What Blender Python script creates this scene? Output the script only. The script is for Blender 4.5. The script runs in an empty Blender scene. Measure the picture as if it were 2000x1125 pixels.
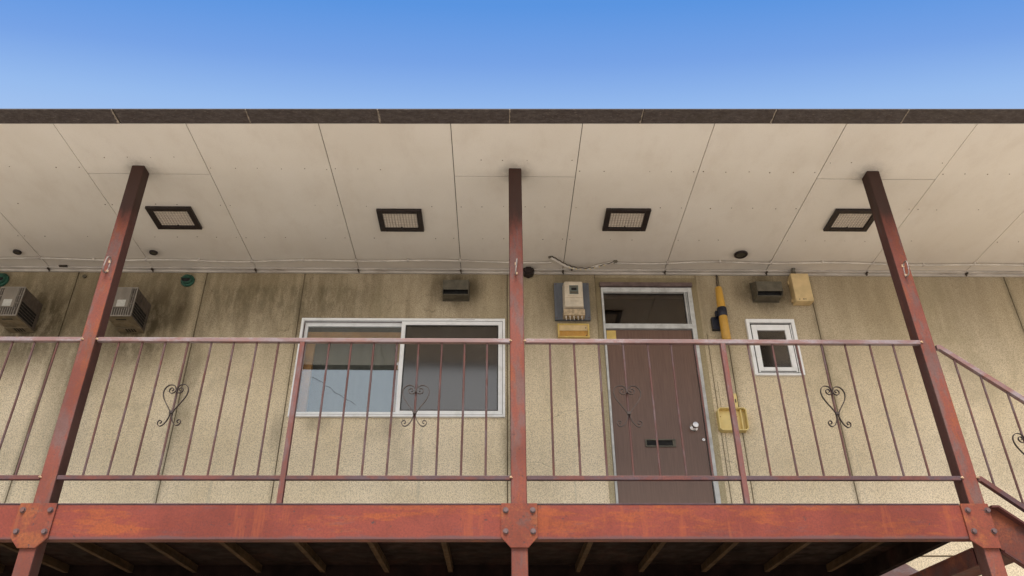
import bpy, math, random
from mathutils import Vector, Matrix
random.seed(7)
S = bpy.context.scene
COL = S.collection
# ------------------------------------------------------------------ camera
cam_d = bpy.data.cameras.new("camera"); cam = bpy.data.objects.new("camera", cam_d); COL.objects.link(cam)
cam_d.sensor_width = 36; cam_d.lens = 36*1549.13/2000; cam_d.clip_end = 2000
p, y, r = 0.537033, 0.0201558, -0.00537239
f = Vector((math.sin(y)*math.cos(p), math.cos(y)*math.cos(p), math.sin(p)))
rt = Vector((math.cos(y), -math.sin(y), 0)); up = rt.cross(f)
rt2 = rt*math.cos(r)+up*math.sin(r); up2 = up*math.cos(r)-rt*math.sin(r)
cam.matrix_world = Matrix((( rt2.x, up2.x, -f.x, 0), (rt2.y, up2.y, -f.y, 0), (rt2.z, up2.z, -f.z, 1.6), (0, 0, 0, 1)))
S.camera = cam
# ------------------------------------------------------------------ light
SUN_EL, SUN_AZ = math.radians(54), math.radians(183)      # azimuth measured from +Y towards +X
w = bpy.data.worlds.new("World"); S.world = w; w.use_nodes = True
nt = w.node_tree; nt.nodes.clear(); N = nt.nodes.new; K = nt.links.new
out = N('ShaderNodeOutputWorld'); bg = N('ShaderNodeBackground'); bg.inputs[1].default_value = 0.10
sky = N('ShaderNodeTexSky'); sky.sky_type = 'NISHITA'; sky.sun_disc = False
sky.sun_elevation = SUN_EL; sky.sun_rotation = SUN_AZ; sky.air_density = 1.0; sky.dust_density = 1.0
# clear blue overhead, unseen lower sky made pale to light the facade: a ramp over elevation mixed into the Nishita sky
tc = N('ShaderNodeTexCoord'); sep = N('ShaderNodeSeparateXYZ'); K(tc.outputs['Generated'], sep.inputs[0])
ramp = N('ShaderNodeValToRGB'); 
def mth(op, a, b):
    n = N('ShaderNodeMath'); n.operation = op
    for i, q in enumerate((a, b)):
        if isinstance(q, (int, float)): n.inputs[i].default_value = q
        else: K(q, n.inputs[i])
    return n.outputs[0]
zz_ = sep.outputs['Z']; side = mth('DIVIDE', zz_, mth('SQRT', mth('ADD', mth('ADD', mth('MULTIPLY', zz_, zz_), mth('MULTIPLY', sep.outputs['Y'], sep.outputs['Y'])), .002), 0))
K(mth('ADD', mth('MULTIPLY', zz_, .25), mth('MULTIPLY', side, .75)), ramp.inputs[0])
SKY = [(0.0, (.80, .78, .74)), (.45, (.66, .68, .70)), (.62, (.26, .35, .50)), (.685, (.175, .285, .49)), (.725, (.105, .210, .455)), (.770, (.056, .170, .43)), (1.0, (.04, .12, .34))]
while len(ramp.color_ramp.elements) < len(SKY): ramp.color_ramp.elements.new(.5)
for e, (q, c) in zip(ramp.color_ramp.elements, SKY): e.position = q; e.color = (*c, 1)
sc_ = N('ShaderNodeVectorMath'); sc_.operation = 'SCALE'; sc_.inputs['Scale'].default_value = 10; K(ramp.outputs[0], sc_.inputs[0])
mx = N('ShaderNodeMix'); mx.data_type = 'RGBA'; mx.inputs[0].default_value = .93
K(sky.outputs[0], mx.inputs[6]); K(sc_.outputs[0], mx.inputs[7]); K(mx.outputs[2], bg.inputs[0]); K(bg.outputs[0], out.inputs[0])
sd = bpy.data.lights.new("sun", 'SUN'); sd.energy = 3.0; sd.angle = math.radians(30); sd.color = (1, .93, .82)
sun = bpy.data.objects.new("sun", sd); COL.objects.link(sun)
sv = Vector((math.sin(SUN_AZ)*math.cos(SUN_EL), math.cos(SUN_AZ)*math.cos(SUN_EL), math.sin(SUN_EL)))
sun.rotation_euler = sv.to_track_quat('Z', 'Y').to_euler()
S.view_settings.view_transform = 'Standard'; S.view_settings.look = 'None'; S.view_settings.exposure = 0.84; S.view_settings.gamma = 1

# ------------------------------------------------------------------ mesh helpers
class MB:
    def __init__(s): s.v = []; s.f = []; s.m = []
    def add(s, vs, fs, mi=0):
        o = len(s.v); s.v += [tuple(q) for q in vs]; s.f += [tuple(o+i for i in q) for q in fs]; s.m += [mi]*len(fs); return s
    def box(s, x0, x1, y0, y1, z0, z1, mi=0):
        v = [(x, yy, z) for z in (z0, z1) for yy in (y0, y1) for x in (x0, x1)]
        return s.add(v, [(0, 2, 3, 1), (4, 5, 7, 6), (0, 1, 5, 4), (2, 6, 7, 3), (0, 4, 6, 2), (1, 3, 7, 5)], mi)
    def hexa(s, b, t, mi=0):          # two quads (counter-clockwise seen from outside the t side)
        return s.add(list(b)+list(t), [(3, 2, 1, 0), (4, 5, 6, 7), (0, 1, 5, 4), (1, 2, 6, 5), (2, 3, 7, 6), (3, 0, 4, 7)], mi)
    def prism(s, poly, axis, a, b, mi=0):   # poly in the plane across axis
        n = len(poly)
        def P(q, t):
            return {'x': (t, q[0], q[1]), 'y': (q[0], t, q[1]), 'z': (q[0], q[1], t)}[axis]
        v = [P(q, a) for q in poly]+[P(q, b) for q in poly]
        fs = [tuple(range(n))[::-1], tuple(range(n, 2*n))]+[(i, (i+1) % n, n+(i+1) % n, n+i) for i in range(n)]
        return s.add(v, fs, mi)
    def tube(s, pts, rad, n=8, cap=True, mi=0):
        pts = [Vector(q) for q in pts]; rads = rad if isinstance(rad, (list, tuple)) else [rad]*len(pts)
        vs = []; prev = None
        for i, q in enumerate(pts):
            t = (pts[min(i+1, len(pts)-1)]-pts[max(i-1, 0)]).normalized()
            if prev is None:
                a = Vector((0, 0, 1)) if abs(t.z) < .9 else Vector((0, 1, 0)); u = t.cross(a).normalized()
            else:
                u = (prev-t*prev.dot(t)).normalized()
            prev = u; v = t.cross(u)
            for k in range(n):
                an = 2*math.pi*k/n; vs.append(q+(u*math.cos(an)+v*math.sin(an))*rads[i])
        fs = [(i*n+k, i*n+(k+1) % n, (i+1)*n+(k+1) % n, (i+1)*n+k) for i in range(len(pts)-1) for k in range(n)]
        if cap: fs += [tuple(range(n))[::-1], tuple((len(pts)-1)*n+k for k in range(n))]
        return s.add(vs, fs, mi)
    def ribbon(s, pts, t, y0, y1, cx=0, cz=0, mi=0):    # flat bar bent in the xz plane
        P = [Vector((a, 0, b)) for a, b in pts]; vs = []
        for i, q in enumerate(P):
            d = (P[min(i+1, len(P)-1)]-P[max(i-1, 0)]).normalized(); nrm = Vector((-d.z, 0, d.x))*t/2
            for sg, yy in ((1, y0), (1, y1), (-1, y1), (-1, y0)):
                g = q+nrm*sg; vs.append((cx+g.x, yy, cz+g.z))
        fs = [(i*4+k, i*4+(k+1) % 4, i*4+4+(k+1) % 4, i*4+4+k) for i in range(len(P)-1) for k in range(4)]
        fs += [(3, 2, 1, 0), tuple((len(P)-1)*4+k for k in range(4))]
        return s.add(vs, fs, mi)
    def build(s, name, mats, parent=None, bevel=0, smooth=False, seg=2):
        off = parent_loc(parent)
        me = bpy.data.meshes.new(name); me.from_pydata([tuple(Vector(q)-off) for q in s.v], [], s.f)
        for mt in (mats if isinstance(mats, (list, tuple)) else [mats]): me.materials.append(mt)
        for pl, mi in zip(me.polygons, s.m): pl.material_index = mi; pl.use_smooth = smooth
        import bmesh
        bm = bmesh.new(); bm.from_mesh(me); bmesh.ops.recalc_face_normals(bm, faces=bm.faces[:]); bm.to_mesh(me); bm.free()
        if smooth: me.set_sharp_from_angle(angle=math.radians(40))
        o = bpy.data.objects.new(name, me); COL.objects.link(o)
        if parent: o.parent = parent
        if bevel:
            b = o.modifiers.new('bevel', 'BEVEL'); b.width = bevel; b.segments = seg; b.limit_method = 'ANGLE'; b.angle_limit = math.radians(40)
            b.harden_normals = False
        return o
def parent_loc(o):
    v = Vector((0, 0, 0))
    while o: v += o.location; o = o.parent
    return v
def thing(name, loc, label, cat, group=None, kind=None):
    o = bpy.data.objects.new(name, None); COL.objects.link(o); o.location = loc; o.empty_display_size = .1
    return tag(o, label, cat, group, kind)
def tag(o, label, cat=None, group=None, kind=None):
    o['label'] = label
    if cat: o['category'] = cat
    if group: o['group'] = group
    if kind: o['kind'] = kind
    return o
def copy_tree(o, parent=None):
    c = o.copy(); COL.objects.link(c)
    if parent: c.parent = parent
    for ch in list(o.children): copy_tree(ch, c)
    return c
def spline(pts, n=6):
    out_ = []; P = [pts[0]]+list(pts)+[pts[-1]]
    for i in range(1, len(P)-2):
        for k in range(n):
            t = k/n; q = []
            for d in range(len(pts[0])):
                a, b, c, e = P[i-1][d], P[i][d], P[i+1][d], P[i+2][d]
                q.append(.5*(2*b+(c-a)*t+(2*a-5*b+4*c-e)*t*t+(3*b-a-3*c+e)*t**3))
            out_.append(tuple(q))
    return out_+[tuple(pts[-1])]

# ------------------------------------------------------------------ materials
class Mat:
    def __init__(s, name, rough=.6, metal=0, spec=.5):
        s.m = bpy.data.materials.new(name); s.m.use_nodes = True; s.t = s.m.node_tree
        s.b = s.t.nodes['Principled BSDF']; s.b.inputs['Roughness'].default_value = rough; s.b.inputs['Metallic'].default_value = metal
        s.b.inputs['Specular IOR Level'].default_value = spec
        g = s.t.nodes.new('ShaderNodeNewGeometry'); s.pos = g.outputs['Position']; s.nrm = g.outputs['Normal']
    def node(s, k): return s.t.nodes.new(k)
    def link(s, a, b): s.t.links.new(a, b)
    def noise(s, scale, stretch=(1, 1, 1), detail=4, rough=.6, off=0, dist=0):
        m = s.node('ShaderNodeMapping'); m.inputs['Scale'].default_value = stretch; m.inputs['Location'].default_value = (off, off*1.7, off*.6)
        s.link(s.pos, m.inputs[0]); n = s.node('ShaderNodeTexNoise'); n.inputs['Scale'].default_value = scale
        n.inputs['Detail'].default_value = detail; n.inputs['Roughness'].default_value = rough; n.inputs['Distortion'].default_value = dist
        s.link(m.outputs[0], n.inputs['Vector']); return n.outputs['Fac']
    def range(s, v, a, b, c=0, d=1, smooth=True):
        n = s.node('ShaderNodeMapRange'); n.interpolation_type = 'SMOOTHSTEP' if smooth else 'LINEAR'
        for i, q in zip((1, 2, 3, 4), (a, b, c, d)): n.inputs[i].default_value = q
        s.link(v, n.inputs[0]); return n.outputs[0]
    def math(s, op, a, b=0):
        n = s.node('ShaderNodeMath'); n.operation = op
        for i, q in enumerate((a, b)):
            if hasattr(q, 'is_linked') or hasattr(q, 'links'): s.link(q, n.inputs[i])
            else: n.inputs[i].default_value = q
        return n.outputs[0]
    def mix(s, fac, a, b, mode='MIX'):
        n = s.node('ShaderNodeMix'); n.data_type = 'RGBA'; n.blend_type = mode
        for i, q in ((0, fac), (6, a), (7, b)):
            if isinstance(q, tuple): n.inputs[i].default_value = (*q, 1)
            elif isinstance(q, (int, float)): n.inputs[i].default_value = q
            else: s.link(q, n.inputs[i])
        return n.outputs[2]
    def xyz(s):
        n = s.node('ShaderNodeSeparateXYZ'); s.link(s.pos, n.inputs[0]); return n.outputs
    def ball(s, c, r0, r1, stretch=(1, 1, 1)):     # 1 inside r0, 0 beyond r1, round point c
        a = s.node('ShaderNodeVectorMath'); a.operation = 'SUBTRACT'; s.link(s.pos, a.inputs[0]); a.inputs[1].default_value = c
        b = s.node('ShaderNodeVectorMath'); b.operation = 'MULTIPLY'; s.link(a.outputs[0], b.inputs[0]); b.inputs[1].default_value = stretch
        l = s.node('ShaderNodeVectorMath'); l.operation = 'LENGTH'; s.link(b.outputs[0], l.inputs[0])
        return s.range(l.outputs['Value'], r0, r1, 1, 0)
    def color(s, c):
        if isinstance(c, tuple): s.b.inputs['Base Color'].default_value = (*c, 1)
        else: s.link(c, s.b.inputs['Base Color'])
        return s
    def bump(s, h, dist=.002, strength=1):
        n = s.node('ShaderNodeBump'); n.inputs['Distance'].default_value = dist; n.inputs['Strength'].default_value = strength
        s.link(h, n.inputs['Height']); s.link(n.outputs[0], s.b.inputs['Normal']); return s
    def rough(s, v): s.link(v, s.b.inputs['Roughness']); return s

def simple(name, col, rough=.6, metal=0, var=.25, scale=12, spec=.4, dirt=None, stretch=(1, 1, 1)):
    m = Mat(name, rough, metal, spec); n = m.noise(scale, stretch, 5)
    c = m.mix(m.range(n, .3, .7), tuple(q*(1-var) for q in col), tuple(min(1, q*(1+var*.5)) for q in col))
    if dirt: c = m.mix(m.range(m.noise(scale*.5, stretch, 6, .7, 5), .5, .72, 0, .8), c, dirt)
    m.color(c); m.rough(m.range(m.noise(scale*2, (1, 1, 1), 3, .5, 9), .3, .7, rough*.8, min(1, rough*1.2)))
    return m.m

def red_paint(name, stretch, red=(.40, .105, .075), orange=(.50, .16, .075), grey=(.30, .17, .17), greyness=.5, orangeness=.5, chips=.66, rough=.6, dark_top=False, spec=.14):
    m = Mat(name, rough, 0, spec)
    a = m.noise(3.2, stretch, 6, .65, 1); b = m.noise(5.0, stretch, 7, .7, 13); c = m.noise(2.4, (1, 1, 1), 5, .6, 31)
    a2 = m.noise(13, stretch, 6, .8, 61)
    col = m.mix(m.range(m.math('ADD', m.math('MULTIPLY', a, .65), m.math('MULTIPLY', a2, .35)), .58-.16*orangeness, .66-.16*orangeness), red, orange)
    col = m.mix(m.range(m.math('ADD', m.math('MULTIPLY', b, .7), m.math('MULTIPLY', a2, .3)), .60-.16*greyness, .70-.16*greyness, 0, .85), col, grey)
    col = m.mix(m.range(c, .40, .66, .0, .5), col, tuple(q*.5 for q in red))
    fine = m.noise(90, (1, 1, 1), 4, .7, 3)
    col = m.mix(m.range(fine, .35, .7, .0, .42), col, tuple(q*.45 for q in grey))
    sp = m.noise(22, (1, 1, 1), 6, .75, 21)
    col = m.mix(m.range(sp, chips, chips+.05, 0, .85), col, (.07, .045, .045))
    if 'beam' in name or 'plate' in name:      # primer showing in upright strips, scuffed lower edge
        st = m.noise(2.6, (2.4, 1, .25), 5, .75, 71)
        col = m.mix(m.range(st, .56, .64, 0, .38), col, orange)
    if 'beam paint' in name:
        ed = m.math('ADD', m.xyz()[2], m.math('MULTIPLY', m.noise(7, (.5, 1, 1), 5, .7, 44), -.05))
        col = m.mix(m.range(ed, 2.674, 2.658, 0, .75), col, (.095, .060, .062))
        col = m.mix(m.range(ed, 2.838, 2.850, 0, .5), col, (.12, .05, .045))
    if dark_top:        # post colour turns dark brown towards the top, with a ragged edge
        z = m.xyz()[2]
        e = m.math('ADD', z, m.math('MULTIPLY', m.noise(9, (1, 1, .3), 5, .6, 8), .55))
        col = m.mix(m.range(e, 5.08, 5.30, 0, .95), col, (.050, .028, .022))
    m.color(col); m.rough(m.range(a, .3, .7, rough*.85, min(1, rough*1.3)))
    m.bump(m.math('ADD', m.math('MULTIPLY', fine, .4), m.range(sp, chips-.02, chips+.03, 1, 0)), .0012, .6)
    return m.m
M = {}
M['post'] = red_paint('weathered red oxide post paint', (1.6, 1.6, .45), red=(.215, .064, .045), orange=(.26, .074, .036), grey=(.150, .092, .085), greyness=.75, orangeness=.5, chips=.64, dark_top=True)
M['post_side'] = red_paint('shaded post flank paint', (1.6, 1.6, .45), red=(.105, .045, .038), orange=(.15, .055, .036), grey=(.10, .065, .06), greyness=.5, orangeness=.3, chips=.70, dark_top=True)  # darker copy of the post paint, carries the shade of the flanks
M['beam'] = red_paint('weathered red oxide beam paint', (.55, 2.2, 2.4), red=(.222, .052, .036), orange=(.290, .076, .032), grey=(.165, .062, .060), greyness=.35, orangeness=.50, chips=.635)
M['stringer'] = red_paint('weathered stringer plate paint', (.9, 2, 1.2), red=(.130, .040, .028), orange=(.19, .055, .028), grey=(.095, .050, .045), greyness=.5, orangeness=.40, chips=.635)
M['plate'] = red_paint('rusting gusset plate paint', (1.4, 1.4, 1.4), red=(.215, .056, .035), orange=(.28, .088, .038), grey=(.14, .075, .065), greyness=.40, orangeness=.55, chips=.60)
M['rail'] = red_paint('chalky handrail paint', (.7, 2, 2), red=(.225, .118, .105), orange=(.22, .082, .058), grey=(.275, .225, .235), greyness=.85, orangeness=.32, chips=.72, rough=.38, spec=.45)
M['rail_low'] = red_paint('worn bottom rail paint', (.8, 2, 2), red=(.16, .062, .052), orange=(.20, .058, .038), grey=(.095, .070, .08), greyness=.95, orangeness=.3, chips=.68, rough=.42)
M['stanchion'] = red_paint('worn stanchion paint', (4, 4, 1), red=(.18, .075, .065), orange=(.21, .070, .050), grey=(.17, .115, .115), greyness=.7, orangeness=.4, chips=.66)
M['baluster'] = red_paint('worn baluster paint', (5, 5, 1.2), red=(.11, .050, .042), orange=(.15, .055, .040), grey=(.135, .098, .10), greyness=.75, orangeness=.35, chips=.68, rough=.5)
M['dark_steel'] = red_paint('unweathered brown steel paint', (1, 1, 1), red=(.10, .035, .03), orange=(.15, .05, .03), grey=(.07, .04, .04), greyness=.5, orangeness=.5, chips=.68)
M['bolt'] = simple('weathered bolt steel', (.13, .085, .085), .5, .3, .3, 40, dirt=(.20, .07, .04))
M['bolt_bright'] = simple('worn galvanised hook', (.30, .25, .23), .5, .4, .4, 60, dirt=(.20, .09, .05))
M['iron'] = simple('dark wrought iron', (.045, .03, .025), .5, .2, .3, 60)
M['weld'] = simple('flaked weld', (.62, .42, .26), .7, 0, .5, 60)
M['chrome'] = simple('dulled chrome', (.62, .58, .56), .25, .9, .2, 40)
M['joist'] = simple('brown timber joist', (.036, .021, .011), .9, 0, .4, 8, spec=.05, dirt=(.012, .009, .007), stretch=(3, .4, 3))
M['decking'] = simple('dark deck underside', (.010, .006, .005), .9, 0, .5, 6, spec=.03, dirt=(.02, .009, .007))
M['deck_lip'] = simple('dark deck edge', (.07, .035, .045), .6, 0, .4, 14)

# stucco
def stucco(name, grime_and_shade=True, base=(.95, .81, .59)):
    m = Mat(name, .92, 0, .15); x, yy, z = m.xyz()
    big = m.noise(1.1, (1, 1, .6), 4, .55, 2); fine = m.noise(125, (1, 1, 1), 3, .55, 4); mid = m.noise(30, (1, 1, 1), 4, .7, 6)
    col = m.mix(m.range(big, .35, .68), base, tuple(q*k for q, k in zip(base, (.88, .86, .80))))
    col = m.mix(m.range(fine, .42, .66, 0, .62), col, (.33, .26, .17))
    col = m.mix(m.range(fine, .28, .40, .35, 0), col, (.95, .86, .66))
    col = m.mix(m.range(mid, .55, .75, 0, .25), col, (.26, .20, .11))
    if grime_and_shade:
        # cloudy vertical soil runs, then eave shade painted over the upper wall
        runs = m.noise(2.3, (3.2, 1, .42), 6, .65, 12)
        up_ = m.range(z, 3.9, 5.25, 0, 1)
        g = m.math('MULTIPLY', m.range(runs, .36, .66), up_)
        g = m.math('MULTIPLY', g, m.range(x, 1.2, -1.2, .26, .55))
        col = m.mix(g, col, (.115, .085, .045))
        col = m.mix(m.math('MULTIPLY', up_, .62), col, (.17, .125, .065))  # even darkening upwards: shade under the eave put into the colour
        # large black algae patch left of and over the wide window, ragged upper edge with drips
        rag = m.math('ADD', z, m.math('MULTIPLY', m.noise(7, (2.2, 1, .5), 5, .75, 40), .30))
        a = m.math('MULTIPLY', m.range(rag, 5.42, 5.30), m.range(z, 4.45, 5.05))
        a = m.math('MULTIPLY', a, m.math('MULTIPLY', m.range(x, -2.62, -2.45), m.range(x, -.75, -1.5)))
        # MapRange smoothstep with reversed ends gives a falling edge
        a = m.math('MULTIPLY', a, m.range(m.noise(10, (2.0, 1, .7), 5, .75, 44), .32, .62, .25, 1))
        col = m.mix(m.math('MULTIPLY', a, .46), col, (.060, .050, .026))
        # grime creeping out of the panel joints
        for jx, wd, k in ((-3.716, .030, .62), (-3.50, .035, .5), (-2.585, .030, .60), (-1.72, .026, .42), (.079, .020, .45), (1.97, .020, .40), (2.779, .026, .62), (4.571, .030, .62), (1.80, .02, .25), (-1.27, .012, .0)):
            if k == 0: continue
            dd = m.math('ABSOLUTE', m.math('ADD', x, -jx)); dd = m.math('ADD', dd, m.math('MULTIPLY', m.noise(4, (1, 1, .8), 5, .7, jx), .035))
            col = m.mix(m.math('MULTIPLY', m.range(dd, .022+wd*1.6, .008, 0, 1), k*.72), col, (.075, .062, .035))
        ck = m.node('ShaderNodeTexVoronoi'); ck.feature = 'DISTANCE_TO_EDGE'; ck.inputs['Scale'].default_value = 1.15
        wv = m.node('ShaderNodeVectorMath'); wv.operation = 'ADD'; nz = m.node('ShaderNodeTexNoise'); nz.inputs['Scale'].default_value = 3.0; nz.inputs['Detail'].default_value = 5; m.link(m.pos, nz.inputs['Vector'])
        sc2 = m.node('ShaderNodeVectorMath'); sc2.operation = 'SCALE'; sc2.inputs['Scale'].default_value = .35; m.link(nz.outputs['Color'], sc2.inputs[0]); m.link(m.pos, wv.inputs[0]); m.link(sc2.outputs[0], wv.inputs[1]); m.link(wv.outputs[0], ck.inputs['Vector'])
        cr = m.math('MULTIPLY', m.range(ck.outputs['Distance'], .0035, .0008), m.range(m.noise(.9, (1, 1, 1), 3, .5, 77), .54, .62))
        col = m.mix(m.math('MULTIPLY', cr, .45), col, (.16, .13, .08))
        pt = m.range(m.noise(1.7, (1, 1, .7), 6, .7, 91), .50, .66)
        col = m.mix(m.math('MULTIPLY', pt, m.range(z, 3.0, 4.2, .12, .32)), col, (.30, .255, .155))
        # soot and wash round the fittings
        for c, r0, r1, st, k in (((-.37, 6.04, 5.19), .08, .30, (1, .2, 1.1), .8), ((2.36, 6.04, 5.17), .10, .34, (1, .2, 1.1), .7),
                                 ((-3.05, 6.04, 4.85), .06, .62, (1, .2, .85), .95), ((-3.95, 6.04, 4.85), .06, .62, (1, .2, .85), .95),
                                 ((-2.74, 6.04, 5.00), .02, .30, (2.6, .2, .8), .75), ((-4.36, 6.04, 5.2), .05, .2, (1, .2, 1), .8), ((.645, 6.04, 5.1), .1, .42, (1, .2, .8), .45),
                                 ((-1.76, 6.04, 3.86), .01, .22, (2.8, .2, .8), .42), ((.10, 6.04, 3.85), .02, .40, (3.5, .2, .6), .55), ((-1.45, 6.04, 3.93), .02, .13, (.8, .2, 1), .35),
                                 ((-.85, 6.04, 3.9), .02, .16, (1, .2, .8), .35), ((1.93, 6.04, 4.4), .03, .5, (4, .2, .6), .45), ((-2.55, 6.04, 4.3), .03, .8, (5, .2, .9), .45), ((-3.45, 6.04, 4.6), .05, 1.0, (3, .2, .7), .6)):
            n_ = m.math('MULTIPLY', m.ball(c, r0, r1, st), m.range(m.noise(8, (1.5, 1, .6), 5, .7, c[0]*3), .3, .6, .45, 1))
            col = m.mix(m.math('MULTIPLY', n_, k), col, (.060, .044, .022))
        # pale run-off streaks low on the wall
        st = m.range(m.noise(2.6, (6, 1, .12), 4, .6, 50), .60, .70)
        col = m.mix(m.math('MULTIPLY', st, m.range(z, 4.3, 3.4, 0, .30)), col, (.36, .35, .27))
    m.color(col); m.bump(m.math('ADD', fine, m.math('MULTIPLY', mid, .8)), .006, .7)
    return m.m
M['stucco'] = stucco('sprayed beige stucco')
M['casing'] = stucco('painted door surround', True, (.50, .43, .28))
M['groove'] = simple('aged joint sealant', (.20, .15, .09), .9, 0, .4, 9, dirt=(.04, .035, .02), stretch=(1, 1, .4))
# soffit board
m = Mat('aged soffit board', .8, 0, .2); x, yy, z = m.xyz()
c = m.mix(m.range(m.noise(1.3, (1, 1, 1), 4, .6, 3), .3, .7), (.81, .755, .675), (.76, .70, .615))
c = m.mix(m.range(m.noise(6, (1, .5, 1), 5, .65, 9), .45, .75, 0, .16), c, (.50, .40, .31))
c = m.mix(m.range(m.noise(160, (1, 1, 1), 2, .6, 5), .55, .8, 0, .3), c, (.42, .36, .28))
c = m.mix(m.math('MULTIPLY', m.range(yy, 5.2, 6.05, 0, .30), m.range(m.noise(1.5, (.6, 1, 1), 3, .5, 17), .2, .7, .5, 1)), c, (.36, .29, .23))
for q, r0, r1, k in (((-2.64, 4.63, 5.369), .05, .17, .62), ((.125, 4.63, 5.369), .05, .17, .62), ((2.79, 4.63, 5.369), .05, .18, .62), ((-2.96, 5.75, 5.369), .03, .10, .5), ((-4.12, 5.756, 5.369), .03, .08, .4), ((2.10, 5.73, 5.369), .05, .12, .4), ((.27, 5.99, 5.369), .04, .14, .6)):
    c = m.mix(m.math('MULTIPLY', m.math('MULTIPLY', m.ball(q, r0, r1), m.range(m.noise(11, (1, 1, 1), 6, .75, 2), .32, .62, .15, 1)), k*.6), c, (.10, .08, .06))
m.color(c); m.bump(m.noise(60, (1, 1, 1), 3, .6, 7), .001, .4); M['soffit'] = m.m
M['soffit_gap'] = simple('soffit joint', (.075, .055, .04), .9)
M['screw'] = simple('rusty screw head', (.16, .10, .06), .7)
M['trim'] = simple('aged white trim', (.56, .51, .45), .6, 0, .2, 9, dirt=(.30, .24, .19), stretch=(.5, 2, 2))
# eave underside: rough dark slate
m = Mat('rough slate eave', .88, 0, .3); c = m.mix(m.range(m.noise(45, (.5, 1, 1), 5, .75, 2), .34, .70), (.055, .042, .038), (.098, .082, .076))
c = m.mix(m.range(m.noise(120, (.4, 1, 1), 3, .7, 2), .58, .75, 0, .6), c, (.26, .22, .19)); c = m.mix(m.range(m.noise(2, (1, 1, 1), 4, .6, 22), .5, .75, 0, .35), c, (.06, .05, .035))
m.color(c); m.bump(m.noise(60, (.6, 1, 1), 5, .7, 1), .004, .8); M['slate'] = m.m
M['chalk'] = simple('chalky joint run', (.30, .25, .20), .9, 0, .5, 30, dirt=(.12, .10, .08))
M['alu'] = simple('white window enamel', (.90, .90, .89), .42, 0, .05, 18, dirt=(.66, .66, .62), stretch=(.6, 1, .6))
M['alu_door'] = simple('grey door frame enamel', (.56, .56, .54), .4, 0, .15, 18, dirt=(.35, .34, .32))
M['frame_dark'] = simple('brown head flashing', (.14, .095, .085), .6, 0, .3, 18)
M['gasket'] = simple('black gasket', (.03, .028, .026), .6)
M['wood_in'] = simple('inner wood frame', (.95, .40, .12), .5, 0, .3, 14, stretch=(.4, 1, .4))
M['room'] = simple('room wall', (.13, .12, .10), .9)
M['curtain'] = simple('net curtain', (.215, .215, .19), .9, 0, .12, 3, stretch=(3, 1, .4))
M['mesh_in'] = simple('dusty insect mesh', (.115, .095, .080), .8, 0, .12, 220)
# door wood grain
m = Mat('brown woodgrain door sheet', .42, 0, .5); g = m.noise(130, (1, 1, .03), 4, .6, 2, .2); g2 = m.noise(9, (1, 1, .08), 4, .6, 6)
c = m.mix(m.range(g, .36, .64), (.122, .064, .044), (.165, .090, .062)); c = m.mix(m.range(g2, .35, .7, 0, .35), c, (.12, .066, .046)); c = m.mix(m.range(m.xyz()[2], 2.9, 4.2, .15, 0), c, (.30, .21, .16))
m.color(c); m.bump(g, .0008, .5); M['door'] = m.m
def glass(name, tint, mirror, rough=.0, trans=(.8, .85, .82)):
    m = bpy.data.materials.new(name); m.use_nodes = True; t = m.node_tree; t.nodes.clear(); N = t.nodes.new
    o = N('ShaderNodeOutputMaterial'); a = N('ShaderNodeBsdfTransparent'); a.inputs[0].default_value = (*trans, 1)
    g = N('ShaderNodeBsdfGlossy'); g.inputs['Color'].default_value = (*tint, 1); g.inputs['Roughness'].default_value = rough
    x = N('ShaderNodeMixShader'); f_ = N('ShaderNodeFresnel'); f_.inputs[0].default_value = 1.52
    ad = N('ShaderNodeMath'); ad.operation = 'MULTIPLY_ADD'; ad.inputs[1].default_value = 1.2; ad.inputs[2].default_value = mirror; ad.use_clamp = True
    tx = N('ShaderNodeTexCoord'); nz = N('ShaderNodeTexNoise'); nz.inputs['Scale'].default_value = 2.2; bp = N('ShaderNodeBump'); bp.inputs['Distance'].default_value = .004; bp.inputs['Strength'].default_value = .05
    t.links.new(tx.outputs['Object'], nz.inputs['Vector']); t.links.new(nz.outputs[0], bp.inputs['Height']); t.links.new(bp.outputs[0], g.inputs['Normal'])
    t.links.new(f_.outputs[0], ad.inputs[0]); t.links.new(ad.outputs[0], x.inputs[0]); t.links.new(a.outputs[0], x.inputs[1]); t.links.new(g.outputs[0], x.inputs[2]); t.links.new(x.outputs[0], o.inputs[0])
    return m
M['glass_clear'] = glass('clear window glass', (.84, .92, 1), .10, 0, (.84, .86, .84))
M['glass_dark'] = glass('grey window glass', (1, .97, .95), .05, .12, (.55, .53, .5))
M['glass_transom'] = glass('transom glass', (1, .95, .9), .02, .03, (.62, .56, .5))
M['vent_grey'] = simple('sooty vent metal', (.11, .092, .062), .6, .1, .3, 20, dirt=(.07, .055, .035))
M['vent_face'] = simple('grey vent face', (.125, .110, .080), .5, .2, .25, 20, dirt=(.12, .10, .07))
M['black'] = simple('dark opening', (.012, .011, .010), .8)
M['green'] = simple('green vent plastic', (.022, .085, .055), .45, 0, .4, 30, dirt=(.02, .045, .03))
M['box_panel'] = simple('brown grey heater panel', (.20, .17, .135), .45, 0, .2, 14, dirt=(.17, .13, .09), stretch=(1, 1, .4))
M['box_side'] = simple('sooty heater casing', (.11, .085, .065), .6, 0, .3, 14, dirt=(.05, .04, .03))
M['box_bottom'] = simple('stained heater base', (.20, .155, .095), .7, 0, .3, 14, dirt=(.09, .07, .04))
M['bars'] = simple('pale grille bars', (.22, .19, .155), .5, 0, .2, 20)
M['paper'] = simple('rating label', (.46, .44, .39), .6, 0, .12, 60)
M['meter_board'] = simple('blue grey meter board', (.125, .135, .155), .6, 0, .25, 8, dirt=(.07, .09, .085), stretch=(2, 1, .5))
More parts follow.
